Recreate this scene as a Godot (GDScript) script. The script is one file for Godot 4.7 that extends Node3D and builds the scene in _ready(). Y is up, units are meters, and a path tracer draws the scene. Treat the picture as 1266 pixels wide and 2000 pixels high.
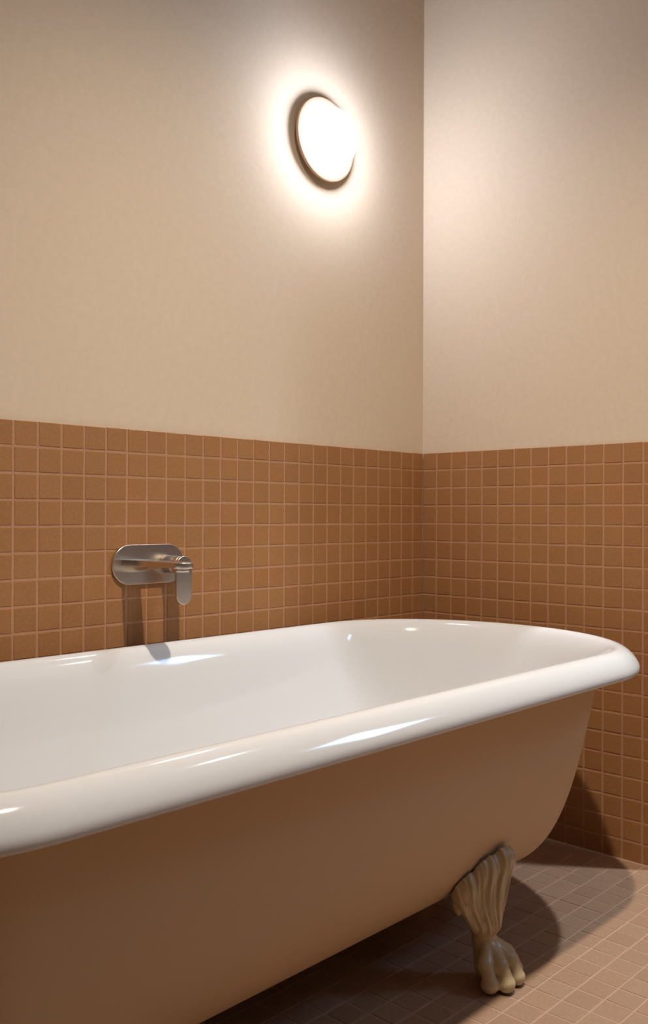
extends Node3D

# ---------- tub plan and tile grid, metres, y up, floor at 0 ----------
const TUB_END := -0.127        # outermost x of the rim at the far end
const TUB_NEAR := -1.95        # outermost x of the rim at the near end
const TUB_MID := 0.4231        # z of the tub's long axis
const TUB_HALF := 0.3977       # half the width over the rim
const TILE_PITCH := 0.05
const TILE_TOP := 0.995        # grout line 0 of the wall tiles
const FLOOR_PITCH_X := 0.0515
const FLOOR_PITCH_Z := 0.0519
const CEILING := 2.75
const ROOM_X0 := -4.0
const ROOM_X1 := 0.98
const ROOM_Z1 := 3.4

var taken := {}
var rng := RandomNumberGenerator.new()


func _ready() -> void:
	rng.seed = 11
	# ---------- camera ----------
	var cam := Camera3D.new()
	cam.name = "camera"
	add_child(cam)
	cam.fov = rad_to_deg(2.0 * atan(1000.0 / 1786.357))
	cam.position = Vector3(-2.0814, 0.8195, 1.5843)
	cam.rotation = Vector3(0.0026, -0.8125, 0.0036)
	cam.near = 0.02
	cam.current = true
	# ---------- sky and exposure ----------
	var we := WorldEnvironment.new()
	we.name = "world_environment"
	var env := Environment.new()
	env.background_mode = Environment.BG_SKY
	var sky := Sky.new()
	var sm := ProceduralSkyMaterial.new()
	sm.sky_top_color = Color(0.42, 0.58, 0.85)
	sm.sky_horizon_color = Color(0.78, 0.86, 0.95)
	sm.ground_bottom_color = Color(0.35, 0.34, 0.32)
	sm.ground_horizon_color = Color(0.6, 0.62, 0.62)
	sky.sky_material = sm
	env.sky = sky
	env.tonemap_mode = Environment.TONE_MAPPER_LINEAR
	env.tonemap_exposure = 1.0
	env.sdfgi_enabled = true
	env.ssao_enabled = true
	env.ssil_enabled = true
	we.environment = env
	add_child(we)
	# ---------- daylight from the window behind the nib wall ----------
	var day := AreaLight3D.new()
	day.name = "window_daylight"
	day.area_size = Vector2(0.46, 0.56)
	day.light_color = Color(0.64, 0.81, 1.0)
	day.light_energy = 1.05
	day.area_range = 12.0
	day.shadow_enabled = true
	day.position = Vector3(ROOM_X1 - 0.03, 2.00, 2.12)   # faces -x, into the room
	day.rotation.y = PI / 2
	add_child(day)

	make_materials()
	build_shell()
	build_tiles()
	build_window()
	build_bathtub()
	build_tap()
	build_wall_lamp()
	build_downlight(Vector3(-1.14, CEILING, 1.20), Vector3(-0.80, 0.0, 0.60), "round white recessed downlight above the outer side of the bathtub", Color(1.0, 0.945, 0.875), 5.0, 47.5)
	build_downlight(Vector3(0.34, CEILING, 1.16), Vector3(0.10, 0.0, 1.0), "round white recessed downlight past the end of the nib wall", Color(0.93, 0.965, 1.0), 4.2, 40.0)


# ---------------------------------------------------------------- helpers
func numbered(called: String) -> String:
	var n: int = taken.get(called, 0)
	taken[called] = n + 1
	return called if n == 0 else "%s_%03d" % [called, n]


func obj(called: String, mesh: Mesh, mat: Material, parent: Node = self) -> MeshInstance3D:
	var o := MeshInstance3D.new()
	o.name = numbered(called) if parent == self else called
	o.mesh = mesh
	o.material_override = mat
	o.cast_shadow = GeometryInstance3D.SHADOW_CASTING_SETTING_ON
	parent.add_child(o, true)
	return o


func thing(called: String, label: String, category: String, at := Vector3.ZERO) -> Node3D:
	var o := Node3D.new()
	o.name = numbered(called)
	add_child(o)
	o.position = at
	o.set_meta("label", label)
	o.set_meta("category", category)
	return o


func struct(called: String, mesh: Mesh, mat: Material, label: String, category: String) -> MeshInstance3D:
	var o := obj(called, mesh, mat)
	o.set_meta("kind", "structure")
	o.set_meta("label", label)
	o.set_meta("category", category)
	return o


func box(st: SurfaceTool, lo: Vector3, hi: Vector3) -> void:
	var c := [Vector3(lo.x, lo.y, lo.z), Vector3(hi.x, lo.y, lo.z), Vector3(hi.x, hi.y, lo.z), Vector3(lo.x, hi.y, lo.z),
		Vector3(lo.x, lo.y, hi.z), Vector3(hi.x, lo.y, hi.z), Vector3(hi.x, hi.y, hi.z), Vector3(lo.x, hi.y, hi.z)]
	for f in [[0, 1, 2, 3], [5, 4, 7, 6], [4, 0, 3, 7], [1, 5, 6, 2], [3, 2, 6, 7], [4, 5, 1, 0]]:
		for k in [0, 1, 2, 0, 2, 3]:
			st.add_vertex(c[f[k]])


func boxes(list: Array) -> ArrayMesh:
	var st := SurfaceTool.new()
	st.begin(Mesh.PRIMITIVE_TRIANGLES)
	st.set_smooth_group(-1)
	for b in list:
		box(st, b[0], b[1])
	st.generate_normals()
	return st.commit()


# a grid of points (rows of equal length) as a smooth surface; closed joins the last column to the first
func sheet(rows: Array, closed: bool, flip := false) -> ArrayMesh:
	var n: int = rows[0].size()
	var st := SurfaceTool.new()
	st.begin(Mesh.PRIMITIVE_TRIANGLES)
	for r in rows:
		for p in r:
			st.add_vertex(p)
	for i in rows.size() - 1:
		for j in (n if closed else n - 1):
			var k := (j + 1) % n
			var q := [i * n + j, i * n + k, (i + 1) * n + k, (i + 1) * n + j]
			var order := [0, 2, 1, 0, 3, 2] if flip else [0, 1, 2, 0, 2, 3]
			for m in order:
				st.add_index(q[m])
	st.generate_normals()
	return st.commit()


# lathe about +z: profile of (radius, z)
func lathe(profile: Array, sides := 48, flip := false) -> ArrayMesh:
	var rows := []
	for p in profile:
		var r := PackedVector3Array()
		for k in sides:
			var a := TAU * k / sides
			r.append(Vector3(cos(a) * p.x, sin(a) * p.x, p.y))
		rows.append(r)
	return sheet(rows, true, flip)


# an outline in the xy plane drawn out along z from z0 to z1 with rounded rims
func slab(outline: PackedVector2Array, z0: float, z1: float, edge: float) -> ArrayMesh:
	var rows := []
	var c := Vector2.ZERO
	for p in outline:
		c += p
	c /= outline.size()
	var steps := [[0.0, z0, 1.0], [edge, z0, 0.0], [edge * 0.3, z0 + edge * 0.3, 0.0], [0.0, z0 + edge, 0.0], [0.0, z1 - edge, 0.0], [edge * 0.3, z1 - edge * 0.3, 0.0], [edge, z1, 0.0], [0.0, z1, 1.0]]
	for s in steps:
		var r := PackedVector3Array()
		for i in outline.size():
			var p := outline[i]
			var d := (outline[(i + 1) % outline.size()] - outline[i - 1]).normalized()
			var inward := Vector2(-d.y, d.x)
			var q: Vector2 = c + (p - c) * 0.02 if s[2] > 0.5 else p + inward * s[0]
			r.append(Vector3(q.x, q.y, s[1]))
		rows.append(r)
	# separate surfaces keep the flat faces flat
	var out := ArrayMesh.new()
	for span in [[0, 1], [1, 6], [6, 7]]:
		out.add_surface_from_arrays(Mesh.PRIMITIVE_TRIANGLES, sheet(rows.slice(span[0], span[1] + 1), true).surface_get_arrays(0))
	return out


func stadium(half_w: float, half_h: float, steps := 20) -> PackedVector2Array:
	var o := PackedVector2Array()
	if half_w >= half_h:
		for k in steps + 1:
			var a := -PI / 2 + PI * k / steps
			o.append(Vector2(half_w - half_h + cos(a) * half_h, sin(a) * half_h))
		for k in steps + 1:
			var a := PI / 2 + PI * k / steps
			o.append(Vector2(-half_w + half_h + cos(a) * half_h, sin(a) * half_h))
	else:
		for k in steps + 1:
			var a := PI * k / steps
			o.append(Vector2(cos(a) * half_w, half_h - half_w + sin(a) * half_w))
		for k in steps + 1:
			var a := PI + PI * k / steps
			o.append(Vector2(cos(a) * half_w, -half_h + half_w + sin(a) * half_w))
	return o


# ---------------------------------------------------------------- materials
var paint: StandardMaterial3D
var ceiling_paint: StandardMaterial3D
var grout: StandardMaterial3D
var floor_grout: StandardMaterial3D
var tile_mats: Array = []
var floor_mats: Array = []
var enamel: StandardMaterial3D
var shell_paint: StandardMaterial3D
var foot_paint: StandardMaterial3D
var nickel: StandardMaterial3D
var dark_rubber: StandardMaterial3D
var bronze: StandardMaterial3D
var opal: StandardMaterial3D
var white_trim: StandardMaterial3D
var downlight_glow: StandardMaterial3D
var pane_glass: StandardMaterial3D


func plain(color: Color, rough: float, metal := 0.0) -> StandardMaterial3D:
	var m := StandardMaterial3D.new()
	m.albedo_color = color
	m.roughness = rough
	m.metallic = metal
	return m


func speckle(low: float, freq: float, seed_value: int) -> NoiseTexture2D:
	var n := FastNoiseLite.new()
	n.seed = seed_value
	n.noise_type = FastNoiseLite.TYPE_SIMPLEX_SMOOTH
	n.frequency = freq
	n.fractal_octaves = 4
	var t := NoiseTexture2D.new()
	t.width = 512
	t.height = 512
	t.seamless = true
	t.noise = n
	var g := Gradient.new()
	g.set_color(0, Color(low, low, low))
	g.set_color(1, Color(1, 1, 1))
	t.color_ramp = g
	return t


func grained(color: Color, rough: float, tex: Texture2D, scale: float) -> StandardMaterial3D:
	var m := plain(color, rough)
	m.albedo_texture = tex
	m.uv1_triplanar = true
	m.uv1_world_triplanar = true
	m.uv1_scale = Vector3.ONE * scale
	return m


func make_materials() -> void:
	var fine := speckle(0.90, 0.05, 3)
	var broad := speckle(0.975, 0.03, 8)
	paint = grained(Color(0.87, 0.79, 0.69), 0.9, broad, 3.0)
	ceiling_paint = plain(Color(0.86, 0.82, 0.76), 0.95)
	grout = grained(Color(0.765, 0.57, 0.43), 0.95, fine, 6.0)
	floor_grout = grained(Color(0.74, 0.60, 0.50), 0.95, fine, 6.0)
	for k in 6:
		var v := [0.0, 0.006, -0.006, 0.010, -0.010, 0.003]
		var r := [0.0, 0.003, 0.006, -0.004, -0.002, -0.006]
		tile_mats.append(grained(Color(0.668 + v[k] + r[k], 0.462 + v[k], 0.268 + v[k] * 0.8), 0.72, fine, 5.0))
		floor_mats.append(grained(Color(0.67 + v[k] + r[k], 0.54 + v[k], 0.44 + v[k] * 0.8), 0.45, fine, 5.0))
	enamel = plain(Color(0.855, 0.853, 0.85), 0.08)
	shell_paint = plain(Color(0.81, 0.69, 0.54), 0.5)
	foot_paint = plain(Color(0.76, 0.68, 0.54), 0.33)
	nickel = plain(Color(0.84, 0.80, 0.75), 0.29, 1.0)
	dark_rubber = plain(Color(0.05, 0.045, 0.04), 0.6)
	bronze = plain(Color(0.80, 0.68, 0.58), 0.5, 0.0)
	opal = plain(Color(0.95, 0.94, 0.92), 0.25)
	opal.emission_enabled = true
	opal.emission = Color(0.91, 0.935, 1.0)
	opal.emission_energy_multiplier = 26.0
	white_trim = plain(Color(0.9, 0.89, 0.87), 0.5)
	downlight_glow = plain(Color(0.9, 0.9, 0.9), 0.5)
	downlight_glow.emission_enabled = true
	downlight_glow.emission = Color(1.0, 0.95, 0.89)
	downlight_glow.emission_energy_multiplier = 1.0
	pane_glass = plain(Color(0.92, 0.96, 1.0), 0.5)
	pane_glass.emission_enabled = true
	pane_glass.emission = Color(0.80, 0.90, 1.0)
	pane_glass.emission_energy_multiplier = 5.0


# ---------------------------------------------------------------- room
func build_shell() -> void:
	var x0 := ROOM_X0
	var x1 := ROOM_X1
	var z1 := ROOM_Z1
	struct("floor", boxes([[Vector3(x0 - 0.1, -0.12, -0.12), Vector3(x1 + 0.1, -0.0010, z1 + 0.1)]]), floor_grout, "tan mosaic tiled bathroom floor under the bathtub", "floor")
	struct("ceiling", boxes([[Vector3(x0 - 0.1, CEILING, -0.12), Vector3(x1 + 0.1, CEILING + 0.12, z1 + 0.1)]]), ceiling_paint, "pale ceiling over the bathroom", "ceiling")
	struct("wall_left", boxes([[Vector3(x0 - 0.1, -0.01, -0.12), Vector3(x1 + 0.1, CEILING, -0.006)]]), paint, "cream painted wall with tiled lower half behind tap and lamp", "wall")
	# the nib wall ends at z 0.715; light from the rest of the room passes its end
	struct("wall_right", boxes([[Vector3(0.006, -0.01, -0.006), Vector3(0.11, CEILING, 0.715)]]), paint, "cream painted wall with tiled lower half at the bathtub's far end", "wall")
	struct("wall_near", boxes([[Vector3(x0 - 0.1, -0.01, -0.006), Vector3(x0, CEILING, z1)]]), paint, "cream wall with tiled lower half at the near end of the bathroom", "wall")
	struct("wall_front", boxes([[Vector3(x0 - 0.1, -0.01, z1), Vector3(x1 + 0.1, CEILING, z1 + 0.1)]]), paint, "cream wall with tiled lower half opposite the bathtub", "wall")
	var a := Vector2(1.85, 1.68)
	var b := Vector2(2.39, 2.32)
	struct("wall_far", boxes([
		[Vector3(x1, -0.01, -0.006), Vector3(x1 + 0.1, CEILING, a.x)], [Vector3(x1, -0.01, b.x), Vector3(x1 + 0.1, CEILING, z1)],
		[Vector3(x1, -0.01, a.x), Vector3(x1 + 0.1, a.y, b.x)], [Vector3(x1, b.y, a.x), Vector3(x1 + 0.1, CEILING, b.x)]]), paint, "cream wall with the frosted window beyond the nib wall", "wall")


func tile_mesh(w: float, h: float, deep: float, bevel: float) -> ArrayMesh:
	var st := SurfaceTool.new()
	st.begin(Mesh.PRIMITIVE_TRIANGLES)
	st.set_smooth_group(-1)
	var rings := []
	for s in [[bevel, 0.0], [bevel * 0.25, -bevel * 0.3], [0.0, -bevel], [0.0, -deep]]:
		var x: float = w / 2 - s[0]
		var y: float = h / 2 - s[0]
		rings.append([Vector3(-x, -y, s[1]), Vector3(x, -y, s[1]), Vector3(x, y, s[1]), Vector3(-x, y, s[1])])
	var f: Array = rings[0]
	for k in [0, 2, 1, 0, 3, 2]:
		st.add_vertex(f[k])
	for i in 3:
		for j in 4:
			var k := (j + 1) % 4
			for p in [rings[i][j], rings[i][k], rings[i + 1][k], rings[i][j], rings[i + 1][k], rings[i + 1][j]]:
				st.add_vertex(p)
	st.generate_normals()
	return st.commit()


func stuff_tiles(called: String, parent: Node, mesh: Mesh, mat: Material, places: Array) -> void:
	if places.is_empty():
		return
	var mm := MultiMesh.new()
	mm.transform_format = MultiMesh.TRANSFORM_3D
	mm.mesh = mesh
	mm.instance_count = places.size()
	for i in places.size():
		mm.set_instance_transform(i, places[i])
	var o := MultiMeshInstance3D.new()
	o.name = called
	o.multimesh = mm
	o.material_override = mat
	o.set_meta("kind", "stuff")
	parent.add_child(o, true)


func place_tile(parent: Node, mesh: Mesh, mats: Array, at: Transform3D) -> void:
	var o := MeshInstance3D.new()
	o.name = "tile"
	o.mesh = mesh
	o.material_override = mats[rng.randi() % mats.size()]
	parent.add_child(o, true)
	var tilt := Basis.from_euler(Vector3(rng.randf_range(-0.008, 0.008), rng.randf_range(-0.008, 0.008), rng.randf_range(-0.006, 0.006)))
	o.transform = at * Transform3D(tilt, Vector3(rng.randf_range(-0.0003, 0.0003), rng.randf_range(-0.0003, 0.0003), rng.randf_range(-0.0003, 0.0002)))


func build_tiles() -> void:
	var gap := 0.0046
	var side := TILE_PITCH - gap
	var full := tile_mesh(side, side, 0.006, 0.0011)
	var wl: Node = get_node("wall_left")
	var wr: Node = get_node("wall_right")
	var fl: Node = get_node("floor")
	# grout beds, a little behind the tile faces
	obj("grout_bed", boxes([[Vector3(-4.0, 0.0, -0.0062), Vector3(-0.0005, 0.9915, -0.0010)]]), grout, wl)
	obj("grout_bed", boxes([[Vector3(0.0010, 0.0, 0.0), Vector3(0.0062, 0.9915, 0.714)]]), grout, wr)
	# wall behind the tap: columns counted from the corner
	var rest := []
	var corner_w := 0.0468 - gap / 2 - 0.0015
	var corner_l := tile_mesh(corner_w, side, 0.006, 0.0011)
	for col in 79:
		for row in 20:
			var y := TILE_TOP - TILE_PITCH * (row + 0.5)
			var x := -(0.0015 + corner_w / 2) if col == 0 else -(0.0468 + TILE_PITCH * (col - 0.5))
			var at := Transform3D(Basis(), Vector3(x, y, 0.0))
			if row < 10 and col < 28:
				place_tile(wl, corner_l if col == 0 else full, tile_mats, at)
			else:
				rest.append(at)
	stuff_tiles("further_tiles", wl, full, tile_mats[0], rest)
	# nib wall
	var turn := Basis(Vector3.UP, -PI / 2)
	var corner_w2 := 0.048 - gap / 2 - 0.0015
	var corner_r := tile_mesh(corner_w2, side, 0.006, 0.0011)
	for col in 14:
		for row in 20:
			var y := TILE_TOP - TILE_PITCH * (row + 0.5)
			var z := 0.0015 + corner_w2 / 2 if col == 0 else 0.048 + TILE_PITCH * (col - 0.5)
			place_tile(wr, corner_r if col == 0 else full, tile_mats, Transform3D(turn, Vector3(0.0, y, z)))
	# the same tiling on the walls out of view
	var far := []
	var front := []
	var near := []
	for row in 20:
		var y := TILE_TOP - TILE_PITCH * (row + 0.5)
		for k in int((ROOM_Z1 - 0.06) / TILE_PITCH):
			var z := 0.048 + TILE_PITCH * (k + 0.5)
			far.append(Transform3D(turn, Vector3(ROOM_X1 - 0.006, y, z)))
			near.append(Transform3D(Basis(Vector3.UP, PI / 2), Vector3(ROOM_X0 + 0.006, y, z)))
		for k in int((ROOM_X1 - ROOM_X0 - 0.06) / TILE_PITCH):
			front.append(Transform3D(Basis(Vector3.UP, PI), Vector3(ROOM_X0 + 0.03 + TILE_PITCH * (k + 0.5), y, ROOM_Z1 - 0.006)))
	stuff_tiles("further_tiles", get_node("wall_far"), full, tile_mats[0], far)
	stuff_tiles("further_tiles", get_node("wall_near"), full, tile_mats[0], near)
	stuff_tiles("further_tiles", get_node("wall_front"), full, tile_mats[0], front)
	# floor
	var fgap := 0.0040
	var ft := tile_mesh(FLOOR_PITCH_X - fgap, FLOOR_PITCH_Z - fgap, 0.006, 0.0011)
	var flat := Basis(Vector3.RIGHT, -PI / 2)
	rest = []
	for i in range(-74, 32):
		for j in range(-11, 56):
			var x := -0.2145 + FLOOR_PITCH_X * (i + 0.5)
			var z := 0.5535 + FLOOR_PITCH_Z * (j + 0.5)
			if z < 0.024 or z > ROOM_Z1 - 0.03 or x > ROOM_X1 - 0.03 or x < ROOM_X0 + 0.03:
				continue
			if x > -0.024 and x < 0.14 and z < 0.74:
				continue
			var at := Transform3D(flat, Vector3(x, 0.0, z))
			var seen := x > -1.05 and x < 0.0 and z > 0.33 and z < 1.05 and x + 1.22 > (z - 0.36) * 0.6 and z < 0.98 + x * 0.1
			if seen:
				place_tile(fl, ft, floor_mats, at)
			else:
				rest.append(at)
	stuff_tiles("further_tiles", fl, ft, floor_mats[0], rest)


func build_window() -> void:
	var x := ROOM_X1
	var w := struct("window_1", boxes([
		[Vector3(x, 1.68, 1.85), Vector3(x + 0.08, 2.32, 1.89)], [Vector3(x, 1.68, 2.35), Vector3(x + 0.08, 2.32, 2.39)],
		[Vector3(x, 1.68, 1.89), Vector3(x + 0.08, 1.72, 2.35)], [Vector3(x, 2.28, 1.89), Vector3(x + 0.08, 2.32, 2.35)]]), white_trim, "white framed frosted window letting in daylight", "window")
	obj("frosted_window_pane", boxes([[Vector3(x + 0.035, 1.72, 1.89), Vector3(x + 0.045, 2.28, 2.35)]]), pane_glass, w)


# ---------------------------------------------------------------- bathtub
func tub_loop(side_in: float, end_in: float, y: float) -> PackedVector3Array:
	var b := TUB_HALF - side_in
	var a := b * 0.331 / 0.3977
	var xe := TUB_END - end_in
	var xn := TUB_NEAR + end_in
	var out := PackedVector3Array()
	var n := 2.0 / 2.04
	for k in 49:
		var t := -PI / 2 + PI * k / 48.0
		out.append(Vector3(xe - a + a * pow(absf(cos(t)), n), y, TUB_MID + b * signf(sin(t)) * pow(absf(sin(t)), n)))
	for k in range(1, 24):
		out.append(Vector3(lerpf(xe - a, xn + a, k / 24.0), y, TUB_MID + b))
	for k in 49:
		var t := PI / 2 + PI * k / 48.0
		out.append(Vector3(xn + a - a * pow(absf(cos(t)), n), y, TUB_MID + b * signf(sin(t)) * pow(absf(sin(t)), n)))
	for k in range(1, 24):
		out.append(Vector3(lerpf(xn + a, xe - a, k / 24.0), y, TUB_MID - b))
	return out


# rows first..last of a smooth sheet, with the normals of the whole sheet
func split_sheet(rows: Array, first: int, last: int, flip: bool) -> ArrayMesh:
	var whole := sheet(rows, true, flip).surface_get_arrays(0)
	var n: int = rows[0].size()
	var vs: PackedVector3Array = whole[Mesh.ARRAY_VERTEX]
	var ns: PackedVector3Array = whole[Mesh.ARRAY_NORMAL]
	var ix: PackedInt32Array = whole[Mesh.ARRAY_INDEX]
	var arr := []
	arr.resize(Mesh.ARRAY_MAX)
	arr[Mesh.ARRAY_VERTEX] = vs
	arr[Mesh.ARRAY_NORMAL] = ns
	arr[Mesh.ARRAY_INDEX] = ix.slice(first * n * 6, last * n * 6)
	# drop the vertices that are not used
	var st := SurfaceTool.new()
	st.begin(Mesh.PRIMITIVE_TRIANGLES)
	for i in arr[Mesh.ARRAY_INDEX]:
		st.set_normal(ns[i])
		st.add_vertex(vs[i])
	st.index()
	return st.commit()


func build_bathtub() -> void:
	var tub := thing("bathtub", "white claw-foot bathtub with rolled rim along the tiled wall", "bathtub")
	# enamel: rolled rim, then the inside down to the middle of the bottom
	var rows := []
	# underside of the lip, the slanting outer face of the roll, its crest
	for p in [[0.0650, 0.5125], [0.0330, 0.5095], [0.0140, 0.5088], [0.0085, 0.5090], [0.0050, 0.5097], [0.0025, 0.5112], [0.0010, 0.5136], [0.0004, 0.5165], [0.0003, 0.5190], [0.0007, 0.5228], [0.0022, 0.5268],
			[0.0041, 0.5307], [0.0064, 0.5345], [0.0090, 0.5382], [0.0119, 0.5417], [0.0150, 0.5450], [0.0185, 0.5481], [0.0222, 0.5509], [0.0260, 0.5532], [0.0300, 0.5551], [0.0340, 0.5564]]:
		rows.append(tub_loop(p[0], p[0], p[1]))
	var rim_rows := 0
	for p in [[0.0380, 0.0380, 0.5572], [0.0420, 0.0420, 0.5573], [0.0465, 0.0465, 0.5565], [0.052, 0.052, 0.5535], [0.058, 0.058, 0.5485], [0.064, 0.064, 0.5405], [0.070, 0.0705, 0.5310],
			[0.0755, 0.077, 0.518], [0.082, 0.086, 0.498], [0.0915, 0.100, 0.460], [0.1035, 0.118, 0.410], [0.117, 0.141, 0.355], [0.132, 0.168, 0.300],
			[0.146, 0.193, 0.262], [0.160, 0.216, 0.234], [0.178, 0.242, 0.212], [0.20, 0.27, 0.196], [0.23, 0.305, 0.186], [0.27, 0.35, 0.180], [0.33, 0.40, 0.177], [0.395, 0.46, 0.176]]:
		rows.append(tub_loop(p[0], p[1], p[2]))
		if p[2] == 0.5310:
			rim_rows = rows.size() - 1
	obj("rolled_rim", split_sheet(rows, 0, rim_rows, true), enamel, tub)
	obj("basin", split_sheet(rows, rim_rows, rows.size() - 1, true), enamel, tub)
	# painted outside
	rows = []
	var knots := [Vector3(0.0716, 0.0716, 0.52), Vector3(0.0830, 0.0830, 0.46), Vector3(0.0950, 0.0945, 0.40), Vector3(0.1080, 0.1065, 0.34), Vector3(0.1220, 0.1200, 0.285),
		Vector3(0.1380, 0.1360, 0.235), Vector3(0.1550, 0.1530, 0.195), Vector3(0.1740, 0.1740, 0.163), Vector3(0.1970, 0.2000, 0.139), Vector3(0.2280, 0.2360, 0.121),
		Vector3(0.2700, 0.2800, 0.110), Vector3(0.3300, 0.3350, 0.105), Vector3(0.3950, 0.3950, 0.104)]
	for i in knots.size() - 1:
		for k in 4:
			var q: Vector3 = knots[i].cubic_interpolate(knots[i + 1], knots[maxi(i - 1, 0)], knots[mini(i + 2, knots.size() - 1)], k / 4.0)
			rows.append(tub_loop(q.x, q.y, q.z))
	rows.append(tub_loop(0.395, 0.395, 0.104))
	obj("outer_shell", sheet(rows, true), shell_paint, tub)
	# four feet; each faces out of the tub's side
	var fm := foot_mesh()
	for s in [[-0.705, 0.685, 0.0, 1.0], [-1.52, 0.685, 0.0, -1.0], [-0.705, 0.161, PI, -1.0], [-1.52, 0.161, PI, 1.0]]:
		var f := obj("claw_foot", fm, foot_paint, tub)
		f.transform = Transform3D(Basis(Vector3.UP, s[2]) * Basis.from_scale(Vector3(s[3], 1, 1)), Vector3(s[0], 0.0, s[1]))
		f.set_meta("label", "beige lion-paw foot")


# lion-paw foot as one smooth surface; x across, y up, z outwards
var foot_leg: Array = []
var foot_paw: Array = []
var foot_lug := [Vector3(0.0, 0.150, -0.020), 0.012, Vector3(0.0, 0.165, -0.062), 0.012]


func cone_distance(p: Vector3, c: Array) -> float:
	var ba: Vector3 = c[2] - c[0]
	var h := clampf((p - c[0]).dot(ba) / maxf(ba.length_squared(), 1e-9), 0.0, 1.0)
	return (p - c[0] - ba * h).length() - lerpf(c[1], c[3], h)


func blend(a: float, b: float, k: float) -> float:
	var h := maxf(k - absf(a - b), 0.0) / k
	return minf(a, b) - h * h * k * 0.25


func foot_distance(p: Vector3) -> float:
	var leg := 1.0
	for c in foot_leg:
		leg = blend(leg, cone_distance(p, c), 0.012)
	# locks of the mane, running from the shoulder to the ankle
	if p.y > 0.075 and leg < 0.02:
		var fade := smoothstep(0.080, 0.092, p.y)
		var half := lerpf(0.026, 0.058, clampf((p.y - 0.085) / 0.10, 0.0, 1.0))
		var s := (p.x + 0.5 * p.z) / half + 0.10 * sin(55.0 * p.y)
		leg -= fade * (0.0016 * sin(s * 13.0 + 1.0) + 0.0012 * sin(s * 23.0 - 30.0 * p.y + 2.0) + 0.0007 * sin(s * 37.0 + 60.0 * p.y))
	# the shoulder stands a few millimetres off the tub, held by the lug behind it
	leg = maxf(leg, 0.003 - (-0.51 * (p.y - 0.195) + 0.86 * (p.z + 0.019)))
	leg = minf(leg, cone_distance(p, foot_lug))
	var paw := 1.0
	for c in foot_paw:
		paw = blend(paw, cone_distance(p, c), 0.0042)
	var d := blend(leg, paw, 0.008)
	return maxf(d, 0.0005 - p.y)


func foot_mesh() -> ArrayMesh:
	var V := func(x: float, y: float, z: float) -> Vector3: return Vector3(x, y, z)
	foot_leg = [
		[V.call(-0.036, 0.166, -0.026), 0.024, V.call(-0.006, 0.104, -0.010), 0.023],
		[V.call(0.045, 0.200, -0.004), 0.022, V.call(0.006, 0.104, -0.005), 0.022],
		[V.call(0.003, 0.190, -0.016), 0.026, V.call(0.0, 0.100, -0.008), 0.0255],
		[V.call(-0.036, 0.166, -0.026), 0.022, V.call(0.045, 0.200, -0.004), 0.021],
		[V.call(-0.053, 0.148, -0.026), 0.0145, V.call(-0.050, 0.138, -0.022), 0.0155],
		[V.call(-0.044, 0.136, -0.022), 0.012, V.call(-0.030, 0.126, -0.016), 0.013],
		[V.call(-0.036, 0.114, -0.014), 0.0105, V.call(-0.026, 0.103, -0.008), 0.0125],
	]
	foot_paw = [
		[V.call(0.0, 0.110, -0.010), 0.0195, V.call(0.0, 0.066, -0.009), 0.0195],
		[V.call(0.0, 0.066, -0.010), 0.0215, V.call(0.0, 0.030, 0.004), 0.030],
		[V.call(-0.0080, 0.064, 0.002), 0.0115, V.call(-0.0344, 0.0405, 0.0160), 0.0138],
		[V.call(-0.0344, 0.0405, 0.0160), 0.0138, V.call(-0.0384, 0.0300, 0.0250), 0.0112],
		[V.call(-0.0384, 0.0300, 0.0250), 0.0112, V.call(-0.0400, 0.0165, 0.0290), 0.0165],
		[V.call(-0.0030, 0.064, 0.002), 0.0115, V.call(-0.0155, 0.0405, 0.0340), 0.0138],
		[V.call(-0.0155, 0.0405, 0.0340), 0.0138, V.call(-0.0173, 0.0300, 0.0430), 0.0112],
		[V.call(-0.0173, 0.0300, 0.0430), 0.0112, V.call(-0.0180, 0.0165, 0.0470), 0.0165],
		[V.call(0.0040, 0.064, 0.002), 0.0115, V.call(0.0138, 0.0405, 0.0330), 0.0138],
		[V.call(0.0138, 0.0405, 0.0330), 0.0138, V.call(0.0154, 0.0300, 0.0420), 0.0112],
		[V.call(0.0154, 0.0300, 0.0420), 0.0112, V.call(0.0160, 0.0160, 0.0460), 0.0160],
		[V.call(0.0100, 0.064, 0.002), 0.0115, V.call(0.0353, 0.0405, 0.0140), 0.0138],
		[V.call(0.0353, 0.0405, 0.0140), 0.0138, V.call(0.0394, 0.0300, 0.0230), 0.0112],
		[V.call(0.0394, 0.0300, 0.0230), 0.0112, V.call(0.0410, 0.0155, 0.0270), 0.0155],
	]
	return net(Vector3(-0.082, -0.004, -0.080), Vector3i(74, 106, 68), 0.0022, foot_distance)


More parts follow.
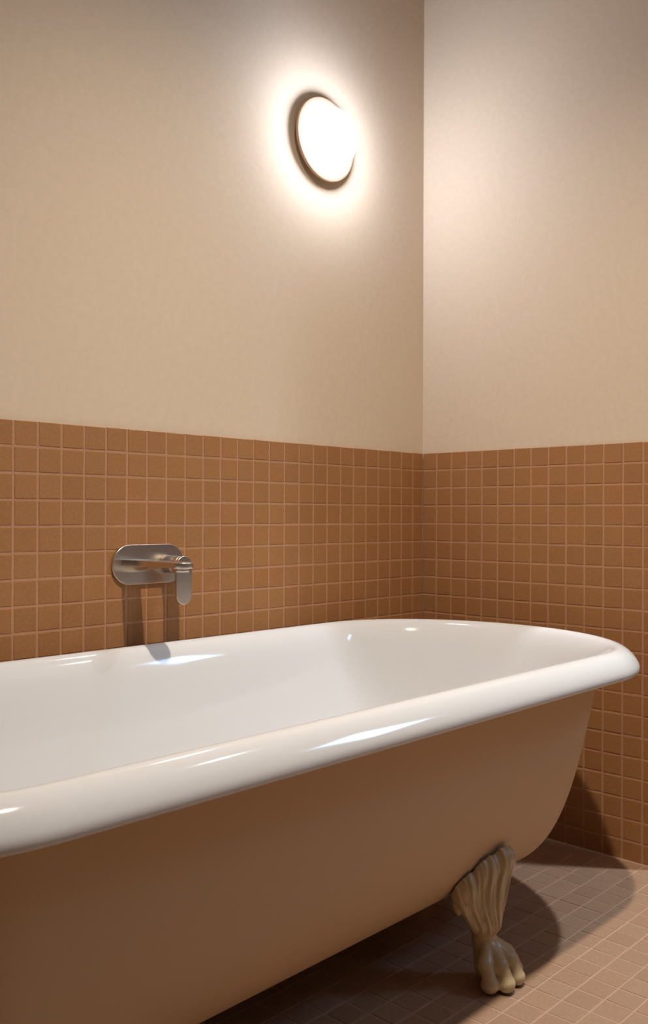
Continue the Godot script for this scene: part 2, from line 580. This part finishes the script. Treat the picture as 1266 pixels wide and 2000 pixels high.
# surface nets over a distance function; far blocks are skipped
func net(lo: Vector3, size: Vector3i, cell: float, f: Callable) -> ArrayMesh:
	var nx := size.x + 1
	var ny := size.y + 1
	var nz := size.z + 1
	var field := PackedFloat32Array()
	field.resize(nx * ny * nz)
	field.fill(1.0)
	var B := 6
	for bx in range(0, nx, B):
		for by in range(0, ny, B):
			for bz in range(0, nz, B):
				var d: float = f.call(lo + Vector3(bx + B * 0.5, by + B * 0.5, bz + B * 0.5) * cell)
				if absf(d) > cell * (B * 0.9 + 4.0):
					for x in range(bx, mini(bx + B, nx)):
						for y in range(by, mini(by + B, ny)):
							for z in range(bz, mini(bz + B, nz)):
								field[(x * ny + y) * nz + z] = d
					continue
				for x in range(bx, mini(bx + B, nx)):
					for y in range(by, mini(by + B, ny)):
						for z in range(bz, mini(bz + B, nz)):
							field[(x * ny + y) * nz + z] = f.call(lo + Vector3(x, y, z) * cell)
	var corner := [0, 1, nz, nz + 1, ny * nz, ny * nz + 1, ny * nz + nz, ny * nz + nz + 1]
	var spots := [Vector3(0, 0, 0), Vector3(0, 0, 1), Vector3(0, 1, 0), Vector3(0, 1, 1), Vector3(1, 0, 0), Vector3(1, 0, 1), Vector3(1, 1, 0), Vector3(1, 1, 1)]
	var edges := [[0, 1], [2, 3], [4, 5], [6, 7], [0, 2], [1, 3], [4, 6], [5, 7], [0, 4], [1, 5], [2, 6], [3, 7]]
	var where := {}
	var st := SurfaceTool.new()
	st.begin(Mesh.PRIMITIVE_TRIANGLES)
	var count := 0
	for x in size.x:
		for y in size.y:
			for z in size.z:
				var at := (x * ny + y) * nz + z
				var mask := 0
				for k in 8:
					if field[at + corner[k]] < 0.0:
						mask |= 1 << k
				if mask == 0 or mask == 255:
					continue
				var sum := Vector3.ZERO
				var hits := 0
				for e in edges:
					var va := field[at + corner[e[0]]]
					var vb := field[at + corner[e[1]]]
					if (va < 0.0) != (vb < 0.0):
						sum += spots[e[0]].lerp(spots[e[1]], va / (va - vb))
						hits += 1
				st.add_vertex(lo + (Vector3(x, y, z) + sum / hits) * cell)
				where[at] = count
				count += 1
	var steps := [ny * nz, nz, 1]
	for at in where:
		for ax in 3:
			var step: int = steps[ax]
			var u: int = steps[(ax + 1) % 3]
			var v: int = steps[(ax + 2) % 3]
			var a := field[at] < 0.0
			if a == (field[at + step] < 0.0) or not (where.has(at - u) and where.has(at - v) and where.has(at - u - v)):
				continue
			var q := [where[at], where[at - u], where[at - u - v], where[at - v]]
			for k in ([0, 2, 1, 0, 3, 2] if a else [0, 1, 2, 0, 2, 3]):
				st.add_index(q[k])
	st.generate_normals()
	return st.commit()


# ---------------------------------------------------------------- tap
func build_tap() -> void:
	var tap := thing("wall_mixer_tap", "brushed nickel wall-mounted bath mixer with flat spout and hanging lever", "tap", Vector3(-0.945, 0.7145, 0.0))
	obj("wall_plate", slab(stadium(0.0900, 0.0412), 0.0002, 0.0062, 0.0012), nickel, tap)
	# flat spout with a round end, lying in the xz plane
	var out := PackedVector2Array()
	var w := 0.0225
	var reach := 0.196
	for k in 25:
		var t := PI * k / 24.0
		out.append(Vector2(cos(t) * w, reach - w + sin(t) * w))
	out.append(Vector2(-w, 0.09))
	out.append(Vector2(-w, 0.006))
	out.append(Vector2(w, 0.006))
	out.append(Vector2(w, 0.09))
	var lie := Transform3D(Basis(Vector3(1, 0, 0), Vector3(0, 0, 1), Vector3(0, -1, 0)), Vector3(-0.045, 0.0115, 0.0))
	var sp := obj("spout", slab(out, -0.0, 0.0115, 0.0012), nickel, tap)
	sp.transform = lie
	# swelling under the root of the spout, thinning towards the tip
	var rows := []
	for k in 13:
		var z := 0.0062 + 0.105 * k / 12.0
		var deep := 0.016 * (1.0 - pow(k / 12.0, 1.6))
		var r := PackedVector3Array()
		for j in 17:
			var t := PI + PI * j / 16.0
			r.append(Vector3(-0.045 + cos(t) * w * 0.94, 0.0006 + sin(t) * deep, z))
		rows.append(r)
	obj("spout_root", sheet(rows, false, true), nickel, tap)
	var ae := obj("aerator", lathe([Vector2(0.0001, 0.0), Vector2(0.0135, 0.0), Vector2(0.0145, 0.001), Vector2(0.0155, 0.0075), Vector2(0.0001, 0.0075)], 32), nickel, sp)
	ae.position = Vector3(0.0, reach - w, 0.0112)
	var outlet := obj("outlet", lathe([Vector2(0.0001, 0.0078), Vector2(0.0112, 0.0078), Vector2(0.0112, 0.0060)], 28, true), dark_rubber, sp)
	outlet.position = Vector3(0.0, reach - w, 0.0112)
	outlet.set_meta("label", "dark water outlet")
	var body := obj("handle_body", lathe([Vector2(0.0001, 0.0062), Vector2(0.0198, 0.0062), Vector2(0.0198, 0.0500), Vector2(0.0185, 0.0515), Vector2(0.0001, 0.0515)], 40), nickel, tap)
	body.position = Vector3(0.050, -0.003, 0.0)
	var lever := obj("lever", slab(stadium(0.0200, 0.0510), 0.0520, 0.0600, 0.0012), nickel, tap)
	lever.position = Vector3(0.050, -0.034, 0.0)


# ---------------------------------------------------------------- lamps
func build_wall_lamp() -> void:
	var at := Vector3(-0.4149, 1.7595, -0.006)
	var t := thing("wall_lamp", "round wall lamp with glowing opal dome on a bronze disc", "wall lamp", at)
	obj("wall_mount", lathe([Vector2(0.06, 0.0), Vector2(0.06, 0.008)], 40), bronze, t)
	obj("disc", lathe([Vector2(0.0001, 0.009), Vector2(0.1015, 0.009), Vector2(0.1025, 0.010), Vector2(0.1025, 0.016), Vector2(0.1015, 0.017), Vector2(0.0001, 0.017)], 96), bronze, t)
	var prof := []
	for k in 19:
		var a := PI / 2 * k / 18.0
		prof.append(Vector2(maxf(0.079 * cos(a), 0.0001), 0.017 + 0.074 * sin(a)))
	obj("glass_dome", lathe(prof, 64), opal, t)
	var l := OmniLight3D.new()
	l.name = "lamp_light"
	l.light_color = Color(0.875, 0.91, 1.0)
	l.light_energy = 0.085
	l.light_size = 0.05
	l.omni_range = 12.0
	l.omni_attenuation = 2.0
	l.shadow_enabled = true
	l.position = Vector3(0, 0, 0.060)
	t.add_child(l)


func build_downlight(at: Vector3, aim: Vector3, label: String, tint: Color, energy: float, cone: float) -> void:
	var t := thing("ceiling_downlight", label, "downlight", at)
	var ring := obj("trim_ring", lathe([Vector2(0.036, -0.004), Vector2(0.036, 0.0), Vector2(0.050, 0.0), Vector2(0.050, -0.002), Vector2(0.046, -0.004), Vector2(0.036, -0.004)], 40), white_trim, t)
	ring.rotation.x = -PI / 2
	ring.position.y = -0.004
	var lens := obj("light_lens", lathe([Vector2(0.0001, 0.0), Vector2(0.036, 0.0)], 32), downlight_glow, t)
	lens.rotation.x = -PI / 2
	lens.position.y = -0.002
	var l := SpotLight3D.new()
	l.name = "downlight_beam"
	l.light_color = tint
	l.light_energy = energy
	l.light_size = 0.03
	l.spot_range = 12.0
	l.spot_attenuation = 2.0
	l.spot_angle = cone
	l.spot_angle_attenuation = 1.0
	l.shadow_enabled = true
	l.position.y = -0.012
	t.add_child(l)
	l.look_at_from_position(at + l.position, aim, Vector3.RIGHT)
